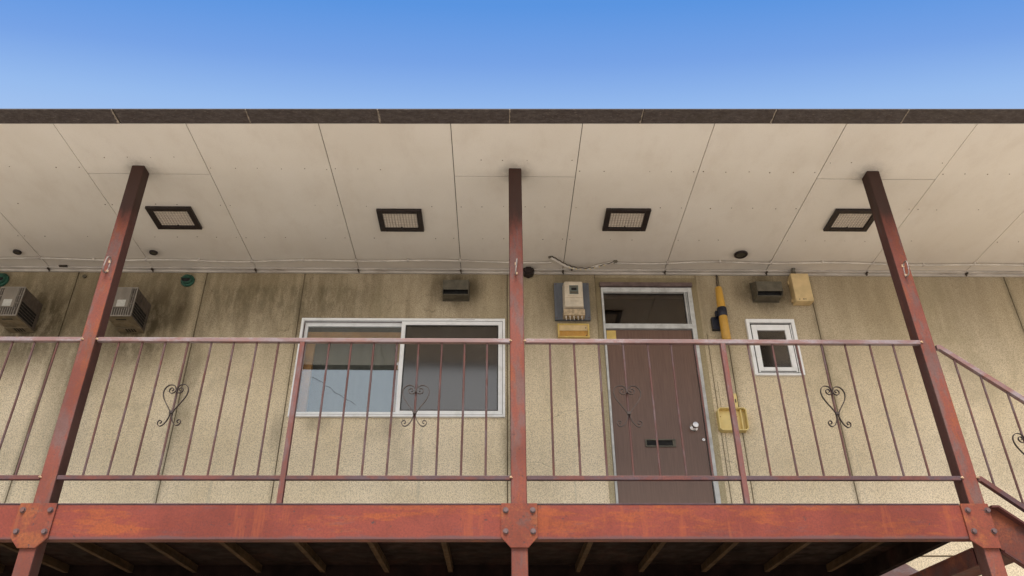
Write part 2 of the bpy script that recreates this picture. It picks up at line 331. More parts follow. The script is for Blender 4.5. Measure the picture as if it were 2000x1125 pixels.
M['meter'] = simple('cream meter plastic', (.64, .55, .42), .45, 0, .15, 12, dirt=(.44, .36, .26))
M['meter_low'] = simple('stained meter terminal cover', (.50, .38, .24), .6, 0, .4, 35, dirt=(.20, .12, .06))
M['meter_glass'] = simple('meter window', (.16, .18, .16), .15)
M['yellow'] = simple('faded yellow plastic', (.66, .47, .14), .5, 0, .15, 14, dirt=(.50, .32, .10))
M['amber'] = simple('amber plastic window', (.55, .29, .065), .3, 0, .2, 14)
M['lamp_yellow'] = simple('yellow lamp glass', (.56, .31, .05), .35, 0, .12, 10, dirt=(.45, .24, .05))
M['lamp_band'] = simple('navy lamp band', (.015, .017, .03), .4)
M['beige_box'] = simple('beige plastic box', (.66, .49, .25), .5, 0, .12, 10, dirt=(.46, .34, .17))
M['tray'] = simple('cream yellow tray', (.80, .63, .26), .45, 0, .1, 12, dirt=(.62, .46, .18))
M['light_frame'] = simple('dark brown lamp frame', (.020, .012, .010), .5, 0, .25, 20)
M['lens_groove'] = simple('lens groove', (.38, .32, .26), .6)
M['light_lens'] = simple('dusty prismatic lens', (.60, .52, .43), .45, 0, .1, 20)
M['cable'] = simple('dusty white cable', (.60, .55, .48), .6, 0, .2, 8, dirt=(.36, .30, .25))
M['cable_dark'] = simple('old black cable', (.07, .05, .035), .7, 0, .4, 30)
M['conc'] = simple('pale concrete yard', (.60, .54, .45), .9, 0, .15, 1.2, dirt=(.46, .41, .34))
M['roofing'] = simple('dark slate roofing', (.09, .075, .07), .9, 0, .3, 10)

# ------------------------------------------------------------------ setting numbers (metres; the camera stands at x=0, y=0)
YW = 6.0386          # front of the upper wall
ZC = 5.3686          # soffit
ZF = 2.872           # deck top
YP = 4.590           # front of posts and beams
def yf(x): return 4.118-.0123*x      # the soffit's front edge runs a touch out of parallel
XJ = [-8.52, -7.61, -6.70, -5.79, -4.88, -3.97, -3.061, -2.152, -1.243, -.334, .576, 1.489, 2.403, 3.309, 4.215, 5.125, 6.035, 6.945, 7.855]

g = MB(); g.box(-150, 150, -150, 150, -.3, 0); tag(g.build('ground', M['conc']), 'pale concrete yard in front of the building', None, None, 'structure')

# ------------------------------------------------------------------ the building
B = thing('apartment_building', (0, YW, 0), 'old two storey apartment block with beige sprayed stucco upper wall under a deep pale eave', 'building')
HOLES = [(-1.683, .060, 3.972, 4.871), (.907, 1.71, ZF, 5.237), (2.144, 2.567, 4.348, 4.879)]
JX = [-5.45, -4.63, -3.716, -2.585, -1.720, .079, 1.97, 2.779, 3.675, 4.571, 5.5, 6.4]
def sheet(mb, xs, zs, ok, y0, d):
    for i in range(len(xs)-1):
        for k in range(len(zs)-1):
            if not ok(i, k): continue
            a, b, c, e = xs[i], xs[i+1], zs[k], zs[k+1]
            mb.add([(a, y0, c), (b, y0, c), (b, y0, e), (a, y0, e)], [(0, 1, 2, 3)])
            for di, dk, q in ((-1, 0, ((a, c), (a, e))), (1, 0, ((b, c), (b, e))), (0, -1, ((a, c), (b, c))), (0, 1, ((a, e), (b, e)))):
                if not (0 <= i+di < len(xs)-1 and 0 <= k+dk < len(zs)-1) or not ok(i+di, k+dk):
                    (x0, z0), (x1, z1) = q
                    mb.add([(x0, y0, z0), (x1, y0, z1), (x1, y0+d, z1), (x0, y0+d, z0)], [(0, 1, 2, 3)])
gw = .004
xs = sorted(set([-9, 9]+[j-gw for j in JX]+[j+gw for j in JX]+[h[0] for h in HOLES]+[h[1] for h in HOLES])); zs = sorted(set([0, 2.885, 2.897, 5.50]+[h[2] for h in HOLES]+[h[3] for h in HOLES]))
def hole(cx, cz): return any(a < cx < b and c < cz < e for a, b, c, e in HOLES)
def okp(i, k):
    cx, cz = (xs[i]+xs[i+1])/2, (zs[k]+zs[k+1])/2
    return not hole(cx, cz) and not any(abs(cx-j) < gw for j in JX) and not (2.885 < cz < 2.897 )
mb = MB(); sheet(mb, xs, zs, okp, YW, .012); mb.build('wall', M['stucco'], B)
mb = MB(); sheet(mb, xs, zs, lambda i, k: not hole((xs[i]+xs[i+1])/2, (zs[k]+zs[k+1])/2), YW+.010, .14); mb.build('wall_joint', M['groove'], B)
mb = MB(); mb.box(-9, -8.85, YW+.02, 12, 0, 5.5); mb.box(8.85, 9, YW+.02, 12, 0, 5.5); mb.box(-8.85, 8.85, 11.85, 12, 0, 5.5); mb.build('wall', M['stucco'], B)
# soffit boards
mb = MB()
for i in range(len(XJ)-1):
    a, b = XJ[i]+.0028, XJ[i+1]-.0028; dz = random.uniform(-.0012, .0012)
    if i in (6, 9, 12): parts = [(None, 4.687), (4.695, YW+.03)]
    else: parts = [(None, YW+.03)]
    for y0, y1 in parts:
        ya, yb = (yf(a), yf(b)) if y0 is None else (y0, y0)
        mb.hexa([(a, ya, ZC+dz), (b, yb, ZC+dz), (b, y1, ZC+dz), (a, y1, ZC+dz)], [(a, ya, ZC+.012), (b, yb, ZC+.012), (b, y1, ZC+.012), (a, y1, ZC+.012)])
    for yy in (4.62 if i not in (6, 9, 12) else 4.50, 5.07, 5.52):
        for k in range(6):
            if random.random() < .62:
                sx = a+.03+(b-a-.06)*k/5+random.uniform(-.01, .01); sy = yy+random.uniform(-.006, .006); q = random.uniform(.003, .0052)
                mb.prism([(sx+q*math.cos(t*math.pi/3), sy+q*math.sin(t*math.pi/3)) for t in range(6)], 'z', ZC-.0022, ZC+.002, 1)
mb.build('soffit', [M['soffit'], M['screw']], B)
mb = MB(); mb.hexa([(-8.9, yf(-9)+.004, ZC+.012), (8.9, yf(9)+.004, ZC+.012), (8.9, YW+.2, ZC+.012), (-8.9, YW+.2, ZC+.012)], [(-8.9, yf(-9)+.004, ZC+.03), (8.9, yf(9)+.004, ZC+.03), (8.9, YW+.2, ZC+.03), (-8.9, YW+.2, ZC+.03)])
mb.build('soffit_backing', M['soffit_gap'], B)
# dark eave edge: slates whose rough underside shows beyond the soffit
mb = MB(); EX = [-8.9, -7.94, -7.05, -6.16, -5.27, -4.38, -3.49, -2.598, -1.707, -.82, .071, .979, 1.879, 2.773, 3.67, 4.57, 5.47, 6.37, 7.27, 8.17, 8.9]
for a, b in zip(EX, EX[1:]):
    dz = random.uniform(0, .002); a2, b2 = a+.003, b-.003
    mb.hexa([(a2, yf(a2)-.139, ZC-.001+dz), (b2, yf(b2)-.139, ZC-.001+dz), (b2, yf(b2)-.0015, ZC-.001+dz), (a2, yf(a2)-.0015, ZC-.001+dz)],
            [(a2, yf(a2)-.139, ZC+.006), (b2, yf(b2)-.139, ZC+.006), (b2, yf(b2)-.0015, ZC+.006), (a2, yf(a2)-.0015, ZC+.006)])
eave = mb.build('eave_edge', M['slate'], B, .0015)
mb = MB()
for x0 in EX[1:-1]:                                           # chalky runs beside the slate joints
    wd = random.uniform(.010, .022); sgn = random.choice((-1, 1)); n = 8; L = []; R_ = []
    for k in range(n+1):
        yy = yf(x0)-.1385+.135*k/n; t = wd*(.35+.65*random.random())*(.5+.5*k/n)
        L.append((x0-.003, yy)); R_.append((x0-.003+sgn*t, yy))
    mb = MB(); mb.prism(L+R_[::-1], 'z', ZC-.0030, ZC+.006); mb.build('joint_run', M['chalk'], eave)
mb = MB(); mb.hexa([(-9, yf(-9)+.03, ZC+.032), (9, yf(9)+.03, ZC+.032), (9, 9, ZC+1.3), (-9, 9, ZC+1.3)], [(-9, yf(-9)+.03, ZC+.045), (9, yf(9)+.03, ZC+.045), (9, 9, ZC+1.36), (-9, 9, ZC+1.36)])
mb.hexa([(-9, 9, ZC+1.3), (9, 9, ZC+1.3), (9, 12.4, ZC+.05), (-9, 12.4, ZC+.05)], [(-9, 9, ZC+1.36), (9, 9, ZC+1.36), (9, 12.4, ZC+.1), (-9, 12.4, ZC+.1)]); mb.build('roof', M['roofing'], B)
mb = MB(); mb.hexa([(-8.9, yf(-8.9)-.137, ZC+.0065), (8.9, yf(8.9)-.137, ZC+.0065), (8.9, yf(8.9)+.003, ZC+.0065), (-8.9, yf(-8.9)+.003, ZC+.0065)], [(-8.9, yf(-8.9)-.137, ZC+.010), (8.9, yf(8.9)-.137, ZC+.010), (8.9, yf(8.9)+.003, ZC+.014), (-8.9, yf(-8.9)+.003, ZC+.014)]); mb.build('eave_felt', M['soffit_gap'], eave)
# cornice strip where wall and soffit meet
mb = MB(); mb.box(-9, 9, YW-.052, YW-.001, ZC-.016, ZC-.0015); mb.box(-9, 9, YW-.024, YW-.001, ZC-.034, ZC-.016); mb.build('cornice', M['trim'], B, .003)
mb = MB()
for xj in XJ:
    mb = MB(); mb.box(xj-.006, xj+.007, YW-.060, YW-.022, ZC-.030, ZC-.0175); mb.box(xj+.001, xj+.008, YW-.034, YW-.020, ZC-.040, ZC-.03); mb.build('cornice_clip', M['cable_dark'], B)
mb = MB(); mb.box(.648, .660, YW-.10, YW-.052, ZC-.022, ZC-.003); mb.build('cornice_clip', M['cable_dark'], B)
mb = MB(); mb.box(-3.87, -3.80, YW-.075, YW-.053, ZC-.014, ZC-.003); mb.build('cornice_clip', M['cable_dark'], B)
# smooth boards round the door
mb = MB(); mb.box(.863, .905, YW-.012, YW-.0005, 2.90, 5.30); mb.box(1.712, 1.763, YW-.012, YW-.0005, 2.90, 5.30); mb.box(.905, 1.712, YW-.012, YW-.0005, 5.24, 5.30)
mb.box(.858, .863, YW-.008, YW-.0005, 5.30, 5.34, 1); mb.box(1.763, 1.768, YW-.008, YW-.0005, 5.24, 5.34, 1); mb.box(1.795, 1.800, YW-.004, YW-.0005, 2.9, 4.75, 1); mb.box(1.825, 1.828, YW-.003, YW-.0005, 3.5, 4.3, 1)
mb.build('door_casing', [M['casing'], M['groove']], B, .002)
# rooms behind the openings
mb = MB()
def room(x0, x1, z0, z1, y0, y1):
    mb.add([(x0, y0, z0), (x1, y0, z0), (x1, y1, z0), (x0, y1, z0), (x0, y0, z1), (x1, y0, z1), (x1, y1, z1), (x0, y1, z1)],
           [(0, 1, 2, 3), (4, 7, 6, 5), (2, 6, 7, 3), (0, 3, 7, 4), (1, 5, 6, 2)])
room(-2.4, .6, 2.9, 5.3, YW+.17, 9.5); room(.8, 1.85, 2.9, 5.3, YW+.17, 9.5); room(2.0, 3.0, 2.9, 5.3, YW+.17, 8.5)
mb.build('room', M['room'], B)

def frame(mb, x0, x1, z0, z1, y0, y1, t, b=None, l=None, mi=0):      # rails butt between the stiles
    b = t if b is None else b; l = t if l is None else l
    mb.box(x0, x0+l, y0, y1, z0, z1, mi); mb.box(x1-l, x1, y0, y1, z0, z1, mi)
    mb.box(x0+l, x1-l, y0, y1, z1-t, z1, mi); mb.box(x0+l, x1-l, y0, y1, z0, z0+b, mi)
def pane(name, x0, x1, z0, z1, yy, mat, par):
    q = MB(); q.box(x0, x1, yy, yy+.004, z0, z1); return q.build(name, mat, par)
# wide sliding window
mb = MB(); frame(mb, -1.683, .060, 3.972, 4.871, YW-.030, YW+.09, .022, .026, .020)
mb.box(-1.663, .040, YW+.012, YW+.018, 3.998, 4.006); mb.box(-1.663, .040, YW+.012, YW+.018, 4.842, 4.849)
W1 = mb.build('window', M['alu'], B, .0025); tag(W1, 'wide two-pane sliding window with white frame')
mb = MB(); frame(mb, -1.660, -.800, 3.999, 4.848, YW+.022, YW+.048, .030, .034, .026); s1 = mb.build('sash', M['alu'], W1, .002)
pane('pane', -1.636, -.824, 4.031, 4.820, YW+.032, M['glass_clear'], W1)
mb = MB(); frame(mb, -.826, .037, 3.999, 4.848, YW-.018, YW+.010, .034, .030, .034); s2 = mb.build('sash', M['alu'], W1, .002)
pane('pane', -.794, .005, 4.027, 4.816, YW-.008, M['glass_dark'], W1)
mb = MB(); frame(mb, -.79, .001, 4.031, 4.812, YW-.013, YW-.0085, .007); mb.build('gasket', M['gasket'], W1)
mb = MB(); mb.box(-1.662, -.826, YW-.004, YW+.020, 4.8485, 4.852); mb.box(-.826, .038, YW-.0195, YW+.009, 4.8485, 4.8505); mb.box(.0372, .0396, YW-.020, YW+.008, 4.0, 4.848); mb.box(-1.6628, -1.6602, YW-.005, YW+.046, 4.0, 4.848)
mb.box(-1.662, .038, YW-.0308, YW-.028, 3.9905, 3.9925); mb.box(-.36, -.20, YW-.0312, YW-.0298, 4.8585, 4.8605); mb.build('track_gap', M['frame_dark'], W1)
mb = MB(); mb.box(-.835, -.822, YW-.006, YW+.004, 4.40, 4.47); mb.tube([(-.838, YW-.010, 4.450), (-.838, YW+.012, 4.450)], .010, 12); mb.build('window_catch', M['chrome'], W1, .001)
mb = MB(); frame(mb, -1.645, -.80, 4.00, 4.79, YW+.075, YW+.115, .06, .03, .075); frame(mb, -1.60, -.80, 4.0, 4.74, YW+.12, YW+.135, .02, .02, .02); mb.build('inner_frame', M['wood_in'], W1, .003)
mb = MB(); pts = [(-1.548, 4.346), (-1.50, 4.322), (-1.45, 4.296), (-1.43, 4.268), (-1.38, 4.248), (-1.34, 4.205), (-1.30, 4.188), (-1.25, 4.150), (-1.20, 4.128), (-1.161, 4.097)]
mb.ribbon(spline(pts, 3), .0028, YW+.0305, YW+.0316); mb.build('crack', M['gasket'], W1)
mb = MB(); nW = 60
for k in range(nW):
    a, b = -1.66+.86*k/nW, -1.66+.86*(k+1)/nW
    mb.add([(a, YW+.26+.003*math.sin(k*.9), 4.0), (b, YW+.26+.003*math.sin((k+1)*.9), 4.0), (b, YW+.26+.003*math.sin((k+1)*.9), 4.86), (a, YW+.26+.003*math.sin(k*.9), 4.86)], [(0, 1, 2, 3)])
mb.build('curtain', M['curtain'], W1)
mb = MB(); mb.box(-.80, .01, YW+.052, YW+.056, 4.0, 4.84); mb.build('insect_screen', M['mesh_in'], W1)
# small window
mb = MB(); frame(mb, 2.144, 2.567, 4.348, 4.879, YW-.030, YW+.08, .034, .018, .030); W2 = mb.build('window', M['alu'], B, .0025); tag(W2, 'small white-framed window')
mb = MB(); frame(mb, 2.187, 2.518, 4.378, 4.829, YW-.018, YW+.012, .052, .048, .044); mb.build('sash', M['alu'], W2, .003)
mb = MB(); frame(mb, 2.174, 2.537, 4.366, 4.845, YW-.010, YW+.010, .0155, .0115, .0125); mb.box(2.523, 2.53, YW-.022, YW-.013, 4.37, 4.83, 1); mb.build('gasket', [M['gasket'], M['alu']], W2)
pane('pane', 2.224, 2.479, 4.422, 4.783, YW-.004, M['glass_dark'], W2)
mb = MB(); mb.box(2.19, 2.52, YW+.05, YW+.054, 4.37, 4.84); mb.build('insect_screen', M['mesh_in'], W2)
mb = MB(); mb.box(2.2, 2.50, YW-.0215, YW-.0182, 4.383, 4.389); mb.build('drain_slot', M['gasket'], W2)
# door with transom
mb = MB(); mb.box(.907, .925, YW-.025, YW+.10, ZF, 5.195); mb.box(1.672, 1.710, YW-.025, YW+.10, ZF, 5.195); mb.box(.925, 1.672, YW-.023, YW+.10, 5.150, 5.195)
mb.box(.925, 1.672, YW-.025, YW+.10, 4.785, 4.831); mb.box(1.644, 1.655, YW-.015, YW+.05, 4.831, 5.150); mb.box(1.660, 1.666, YW-.018, YW+.05, 4.831, 5.150)
D = mb.build('door_frame', M['alu_door'], B, .002)
mb = MB(); mb.box(.897, 1.718, YW-.045, YW+.0, 5.2, 5.237); mb.build('head_flashing', M['frame_dark'], D, .003)
pane('transom_pane', .925, 1.645, 4.831, 5.150, YW+.015, M['glass_transom'], D)
mb = MB(); frame(mb, .925, 1.644, 4.831, 5.15, YW+.006, YW+.014, .006); mb.build('gasket', M['gasket'], D)
mb = MB(); mb.box(.93, 1.66, YW+.06, YW+.09, 4.79, 4.84); mb.build('inner_frame', M['wood_in'], D)
mb = MB(); mb.box(.9265, 1.6640, YW-.008, YW+.032, ZF+.005, 4.776); DR = mb.build('door', M['door'], B, .0015); tag(DR, 'brown woodgrain entrance door')
mb = MB(); mb.box(1.6645, 1.6715, YW+.004, YW+.03, ZF+.005, 4.776); mb.box(.93, 1.664, YW+.01, YW+.03, 4.7765, 4.7845); mb.build('door_gap', M['gasket'], D)
def lathe(mb, c, prof, n=20, mi=0):        # profile (radius, distance towards -y)
    vs = []
    for rr, dd in prof:
        for k in range(n):
            an = 2*math.pi*k/n; vs.append((c[0]+rr*math.cos(an), c[1]-dd, c[2]+rr*math.sin(an)))
    fs = [(i*n+k, i*n+(k+1) % n, (i+1)*n+(k+1) % n, (i+1)*n+k) for i in range(len(prof)-1) for k in range(n)]
    fs += [tuple(range(n)), tuple((len(prof)-1)*n+k for k in range(n))[::-1]]
    mb.add(vs, fs, mi)
mb = MB(); lathe(mb, (1.579, YW-.008, 3.893), [(.033, 0), (.033, .004), (.028, .008), (.013, .014), (.012, .034), (.020, .042), (.0275, .052), (.0275, .062), (.022, .070), (.008, .072)]); mb.build('door_knob', M['chrome'], DR, 0, True)
mb = MB(); lathe(mb, (1.643, YW-.008, 3.788), [(.013, 0), (.013, .006), (.011, .010), (.004, .0105)]); mb.box(1.6415, 1.6445, YW-.0195, YW-.0184, 3.782, 3.794, 1); mb.build('deadlock', [M['chrome'], M['black']], DR)
mb = MB(); frame(mb, 1.175, 1.417, 3.729, 3.793, YW-.018, YW-.008, .010, .010, .010); mb.box(1.393, 1.407, YW-.016, YW-.009, 3.739, 3.783); mb.box(1.185, 1.393, YW-.0095, YW-.0085, 3.739, 3.783, 1); mb.build('mail_slot', [M['vent_face'], M['black']], DR, .001)
mb = MB(); mb.box(.930, 1.010, YW-.014, YW-.008, 4.683, 4.768); mb.build('door_sticker', M['yellow'], DR, .001)

# ------------------------------------------------------------------ walkway, beams, posts
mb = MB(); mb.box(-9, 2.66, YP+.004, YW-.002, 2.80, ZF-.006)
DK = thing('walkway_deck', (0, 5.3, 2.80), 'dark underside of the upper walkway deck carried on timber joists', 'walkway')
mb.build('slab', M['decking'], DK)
mb = MB(); mb.box(-9, 2.70, YP-.006, YP+.003, ZF, ZF+.006); mb.build('edge_strip', M['deck_lip'], DK)  # deck lip, coloured dark to draw the thin shadow line above the beam
for k in range(-13, 12):
    jx = .124+.4515*k
    if jx > 2.6: continue
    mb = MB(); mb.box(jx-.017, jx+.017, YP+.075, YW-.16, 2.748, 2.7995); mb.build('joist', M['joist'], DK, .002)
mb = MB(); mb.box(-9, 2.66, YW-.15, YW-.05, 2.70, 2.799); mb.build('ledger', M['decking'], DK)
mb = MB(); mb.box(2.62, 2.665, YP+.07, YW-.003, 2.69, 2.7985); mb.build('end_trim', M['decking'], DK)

PX = [(-2.695, -2.667), (.073, .080), (2.744, 2.766)]       # left edge of each post at the soffit and at the deck
PW = .094
plabels = ['steel post with bolted plate, leftmost of the three red posts', 'red steel post between the wide window and the electric meter, middle of the three', 'steel post with bolted plate where the stair rail starts, rightmost of the three']
posts = []
def bolt(mb, x0, z0, y0, R0=.0135):
    lathe(mb, (x0, y0, z0), [(.017, 0), (.017, .003)], 14)
    an = random.random(); mb.add([], [])
    n = 6; vs = []
    for dd in (.003, .014):
        for k in range(n): vs.append((x0+R0*math.cos(an+k*math.pi/3), y0-dd, z0+R0*math.sin(an+k*math.pi/3)))
    mb.add(vs, [(k, (k+1) % n, n+(k+1) % n, n+k) for k in range(n)]+[tuple(n+k for k in range(n))])
for i, ((xt, xb), lab) in enumerate(zip(PX, plabels)):
    P = thing('steel_post', (xb+PW/2, YP+.05, 0), lab, 'post', 'red steel posts carrying the walkway and eave')
    sl = (xb-xt)/(ZC-ZF)
    def X(z): return xb-(z-ZF)*sl
    mb = MB(); z0, z1 = 0.0, ZC-.0005
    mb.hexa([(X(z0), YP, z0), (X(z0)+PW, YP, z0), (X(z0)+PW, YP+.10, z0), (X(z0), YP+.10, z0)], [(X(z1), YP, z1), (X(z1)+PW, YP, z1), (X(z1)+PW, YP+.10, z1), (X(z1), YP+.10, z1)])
    mb.m[3] = mb.m[5] = 1          # the two flanks take a darker brown: their shade is put into the colour
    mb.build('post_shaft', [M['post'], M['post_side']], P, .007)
    c = xb+PW/2
    if i < 2: poly = [(c-.104, 2.877), (c+.104, 2.877), (c+.104, 2.685), (c+.050, 2.627), (c-.050, 2.627), (c-.104, 2.685)]
    else: poly = [(c-.113, 2.875), (c+.050, 2.875), (c+.050, 2.622), (c-.052, 2.622), (c-.113, 2.668)]
    mb = MB(); mb.prism(poly, 'y', YP-.016, YP-.006); G = mb.build('gusset_plate', M['plate'], P, .0015)
    for bx in ((-.078, .078) if i < 2 else (-.080, .036)):
        for bz in (2.836, 2.716):
            mb = MB(); bolt(mb, c+bx, bz, YP-.016); mb.build('bolt', M['bolt'], G)
    hx = c-.001+(ZF-4.49)*sl; n = 28; pts = []
    for k in range(n+1):
        an = 2*math.pi*k/n; cc, ss = math.cos(an), math.sin(an)
        pts.append((hx+.006*ss, YP-.028-.030*cc*abs(cc)**-.3 if abs(cc) > 1e-3 else YP-.028, 4.485+.058*ss*(abs(ss)**-.25 if abs(ss) > 1e-3 else 1)))
    mb = MB(); mb.tube(pts, .0052, 8, False); mb.build('hook', M['bolt_bright'], P, 0, True)
    mb = MB(); mb.box(hx-.008, hx+.009, YP-.007, YP-.0005, 4.44, 4.455); mb.build('weld', M['weld'], P); mb = MB(); mb.box(hx-.009, hx+.007, YP-.006, YP-.0005, 4.515, 4.535); mb.build('weld', M['weld'], P)
    for zz in (3.935, 3.033):
        for sx in (c-PW/2, c+PW/2):
            if random.random() < .8:
                mb = MB(); mb.tube([(sx-.008, YP-.004, zz), (sx, YP-.007, zz+.002), (sx+.009, YP-.004, zz-.003)], [.003, .007, .003], 7); mb.build('weld', M['weld'], P)
    posts.append(c)

def beam(x0, x1, lab):
    P = thing('edge_beam', ((x0+x1)/2, YP, 2.68), lab, 'beam', 'red steel edge beams of the walkway')
    mb = MB(); mb.box(x0, x1, YP-.003, YP+.008, 2.676, ZF-.001); mb.build('web', M['beam'], P, .003, seg=3)
    mb = MB(); mb.box(x0, x1, YP+.0085, YP+.070, 2.676, 2.688); mb.box(x0, x1, YP+.0085, YP+.07, ZF-.045, ZF-.075+.02); mb.build('flange', M['dark_steel'], P, .002)
beam(-9, posts[0]-.0475, 'short visible end of red channel beam left of the leftmost post')
beam(posts[0]+.0475, posts[1]-.0475, 'long red channel beam below the wide window, between the leftmost and middle posts')
beam(posts[1]+.0475, posts[2]-.0475, 'long red channel beam below the brown door, between the middle and rightmost posts')
# beam running back to the wall under the stair head
LB = thing('landing_beam', (2.83, 5.3, 2.55), 'dark brown beam running back from the rightmost post to the wall', 'beam')
mb = MB(); mb.box(2.762, 2.900, YP+.104, YW-.02, 2.640, 2.652); mb.box(2.762, 2.900, YP+.104, YW-.02, 2.550, 2.562); mb.box(2.826, 2.836, YP+.104, YW-.02, 2.562, 2.640); mb.box(2.764, 2.770, YP+.104, YW-.02, 2.562, 2.640)
mb.build('beam_section', M['dark_steel'], LB, .002)
mb = MB(); mb.prism([(2.70, 2.60), (3.20, 2.60), (3.20, 2.66), (3.105, 2.77), (3.012, 2.832), (2.86, 2.842), (2.70, 2.842)], 'y', YW-.030, YW-.004); mb.build('wall_bracket', M['rail'], LB, .002)

# ------------------------------------------------------------------ railings
def heart(mb, cx, cz, y0, tw=0, sx=1.0):
    right = [(.030, .146), (.036, .154), (.030, .162), (.019, .160), (.013, .149), (.019, .135), (.034, .131), (.048, .139), (.052, .155), (.044, .171), (.026, .178), (.060, .175)]
    top = [(.033, .150), (.030, .158), (.021, .156), (.018, .146), (.025, .136), (.037, .136), (.046, .146), (.044, .162), (.032, .172)]
    # from the inner curl outwards over the lobe, down to the collar, then out to the lower curl
    path = [(.036, .152), (.030, .158), (.022, .154), (.020, .144), (.028, .136), (.040, .138), (.047, .149), (.044, .163), (.030, .173), (.012, .165), (.004, .150)]
    path = [(.030, .150), (.034, .156), (.030, .163), (.021, .162), (.014, .153), (.016, .141), (.027, .134), (.041, .137), (.049, .149)]
    A = [(.027, .151), (.031, .157), (.027, .162), (.019, .159), (.016, .150), (.021, .141), (.032, .139), (.040, .147)]
    full = [(.030, .158), (.022, .158), (.019, .149), (.026, .141), (.037, .145), (.039, .158)]
    # curl: starts inside, winds once, leaves past the centre line and climbs over the lobe
    c0x, c0z = .028, .150; pts = []
    for k in range(0, 15):
        t = k/14; an = math.radians(40-430*t); rr = .006+.019*t
        pts.append((c0x+rr*math.cos(an), c0z+rr*math.sin(an)*.95))
    # last point is near angle -390 = -30 deg; walk round left side then over the top
    pts = []
    for k in range(0, 16):
        t = k/15; an = math.radians(-60+t*-300); rr = .006+.016*t   # clockwise from lower right, ends at the top (an=-360)
        pts.append((c0x+rr*math.cos(an), c0z+rr*math.sin(an)))
    curl = []
    for k in range(0, 18):
        t = k/17; an = math.radians(90+t*-0)
    curl = [(c0x+(.005+.0165*t)*math.cos(math.radians(a)), c0z+(.005+.0165*t)*math.sin(math.radians(a))) for t, a in [(k/12, 60-(-360)*(-1)*0-(k/12)*0) for k in range(0)]]
    sp = []
    for k in range(0, 19):                       # counter-clockwise unwound: inner start -> bottom -> left -> top
        t = k/18; an = math.radians(330-60+540*0-(t*450)); rr = .005+.021*t
        sp.append((c0x+rr*math.cos(an), c0z+rr*math.sin(an)))
    # an runs 270 -> -180 (clockwise), ending at the left side heading up
    lobe = [(.012, .174), (.032, .184), (.056, .182), (.076, .164), (.083, .136), (.074, .102), (.052, .066), (.028, .034), (.011, .006), (.007, -.010)]
    low = [(.010, -.030), (.020, -.055), (.038, -.078), (.056, -.086), (.070, -.078), (.076, -.064), (.070, -.051), (.058, -.049), (.051, -.058), (.055, -.067), (.062, -.066)]
    pth = spline(sp[::1]+lobe+low, 3)
    for sg in (1, -1):
        n0 = len(mb.v)
        mb.ribbon([(a*sg*sx, b) for a, b in pth], .0040, y0-.008, y0+.002, 0, 0)
        for j in range(n0, len(mb.v)):
            a, b, c_ = mb.v[j]; b -= y0
            ca, sa = math.cos(tw), math.sin(tw)
            mb.v[j] = (cx+a*ca-b*sa, y0+a*sa+b*ca, cz+c_)
    mb.box(cx-.011, cx+.011, y0-.013, y0+.004, cz-.006, cz+.010)
def railing(x0, x1, bal, stan, hearts, lab, x_root=None):
    Rg = thing('railing', ((x0+x1)/2, YP+.015, ZF), lab, 'railing', 'red steel balustrades along the walkway')
    mb = MB(); mb.box(x0, x1, YP-.002, YP+.030, 3.922, 3.952); mb.build('top_rail', M['rail'], Rg, .004)
    mb = MB(); mb.box(x0, x1, YP+.002, YP+.030, 3.020, 3.046); mb.build('bottom_rail', M['rail_low'], Rg, .003)
    for bx in bal:
        dx = random.uniform(-.004, .004); mb = MB(); mb.tube([(bx, YP+.015, 3.0465), (bx+dx*.5+random.uniform(-.0022, .0022), YP+.015+random.uniform(-.004, .004), 3.5), (bx+dx, YP+.015, 3.9215)], .0068, 10); mb.build('baluster', M['baluster'], Rg, 0, True)
    for sx in stan:
        mb = MB(); mb.box(sx-.0155, sx+.0155, YP-.006, YP+.0015, ZF+.006, 3.9215); mb.box(sx-.0155, sx+.0155, YP+.0015, YP+.030, ZF+.006, 3.0195); mb.box(sx-.0155, sx+.0155, YP+.0015, YP+.030, 3.0465, 3.9215); mb.build('stanchion', M['stanchion'], Rg, .002)
    for hx, tw, sx in hearts:
        mb = MB(); heart(mb, hx, 3.436, YP+.004, tw, sx); mb.build('scroll_ornament', M['iron'], Rg)
    return Rg
railing(-9, posts[0]-.0475, [-2.823-.146*k for k in range(0, 14)], [], [(-2.823-.146*5, 0, 1)], 'railing section left of the leftmost post, running out of frame')
railing(posts[0]+.0475, posts[1]-.0475, [-2.431, -2.288, -2.140, -1.995, -1.849, -1.705, -1.558, -1.414, -1.092, -.948, -.801, -.656, -.510, -.363, -.216, -.070], [-1.259], [(-1.995, -.10, .95), (-.510, 0, 1)], 'railing section with two heart scrolls in front of the wide sliding window')
railing(posts[1]+.0475, posts[2]-.0475, [.335, .494, .653, .810, .969, 1.126, 1.283, 1.630, 1.790, 1.948, 2.107, 2.266, 2.429, 2.584], [1.460], [(.810, .05, 1.03), (2.107, .15, .98)], 'railing section with two heart scrolls in front of the brown door')
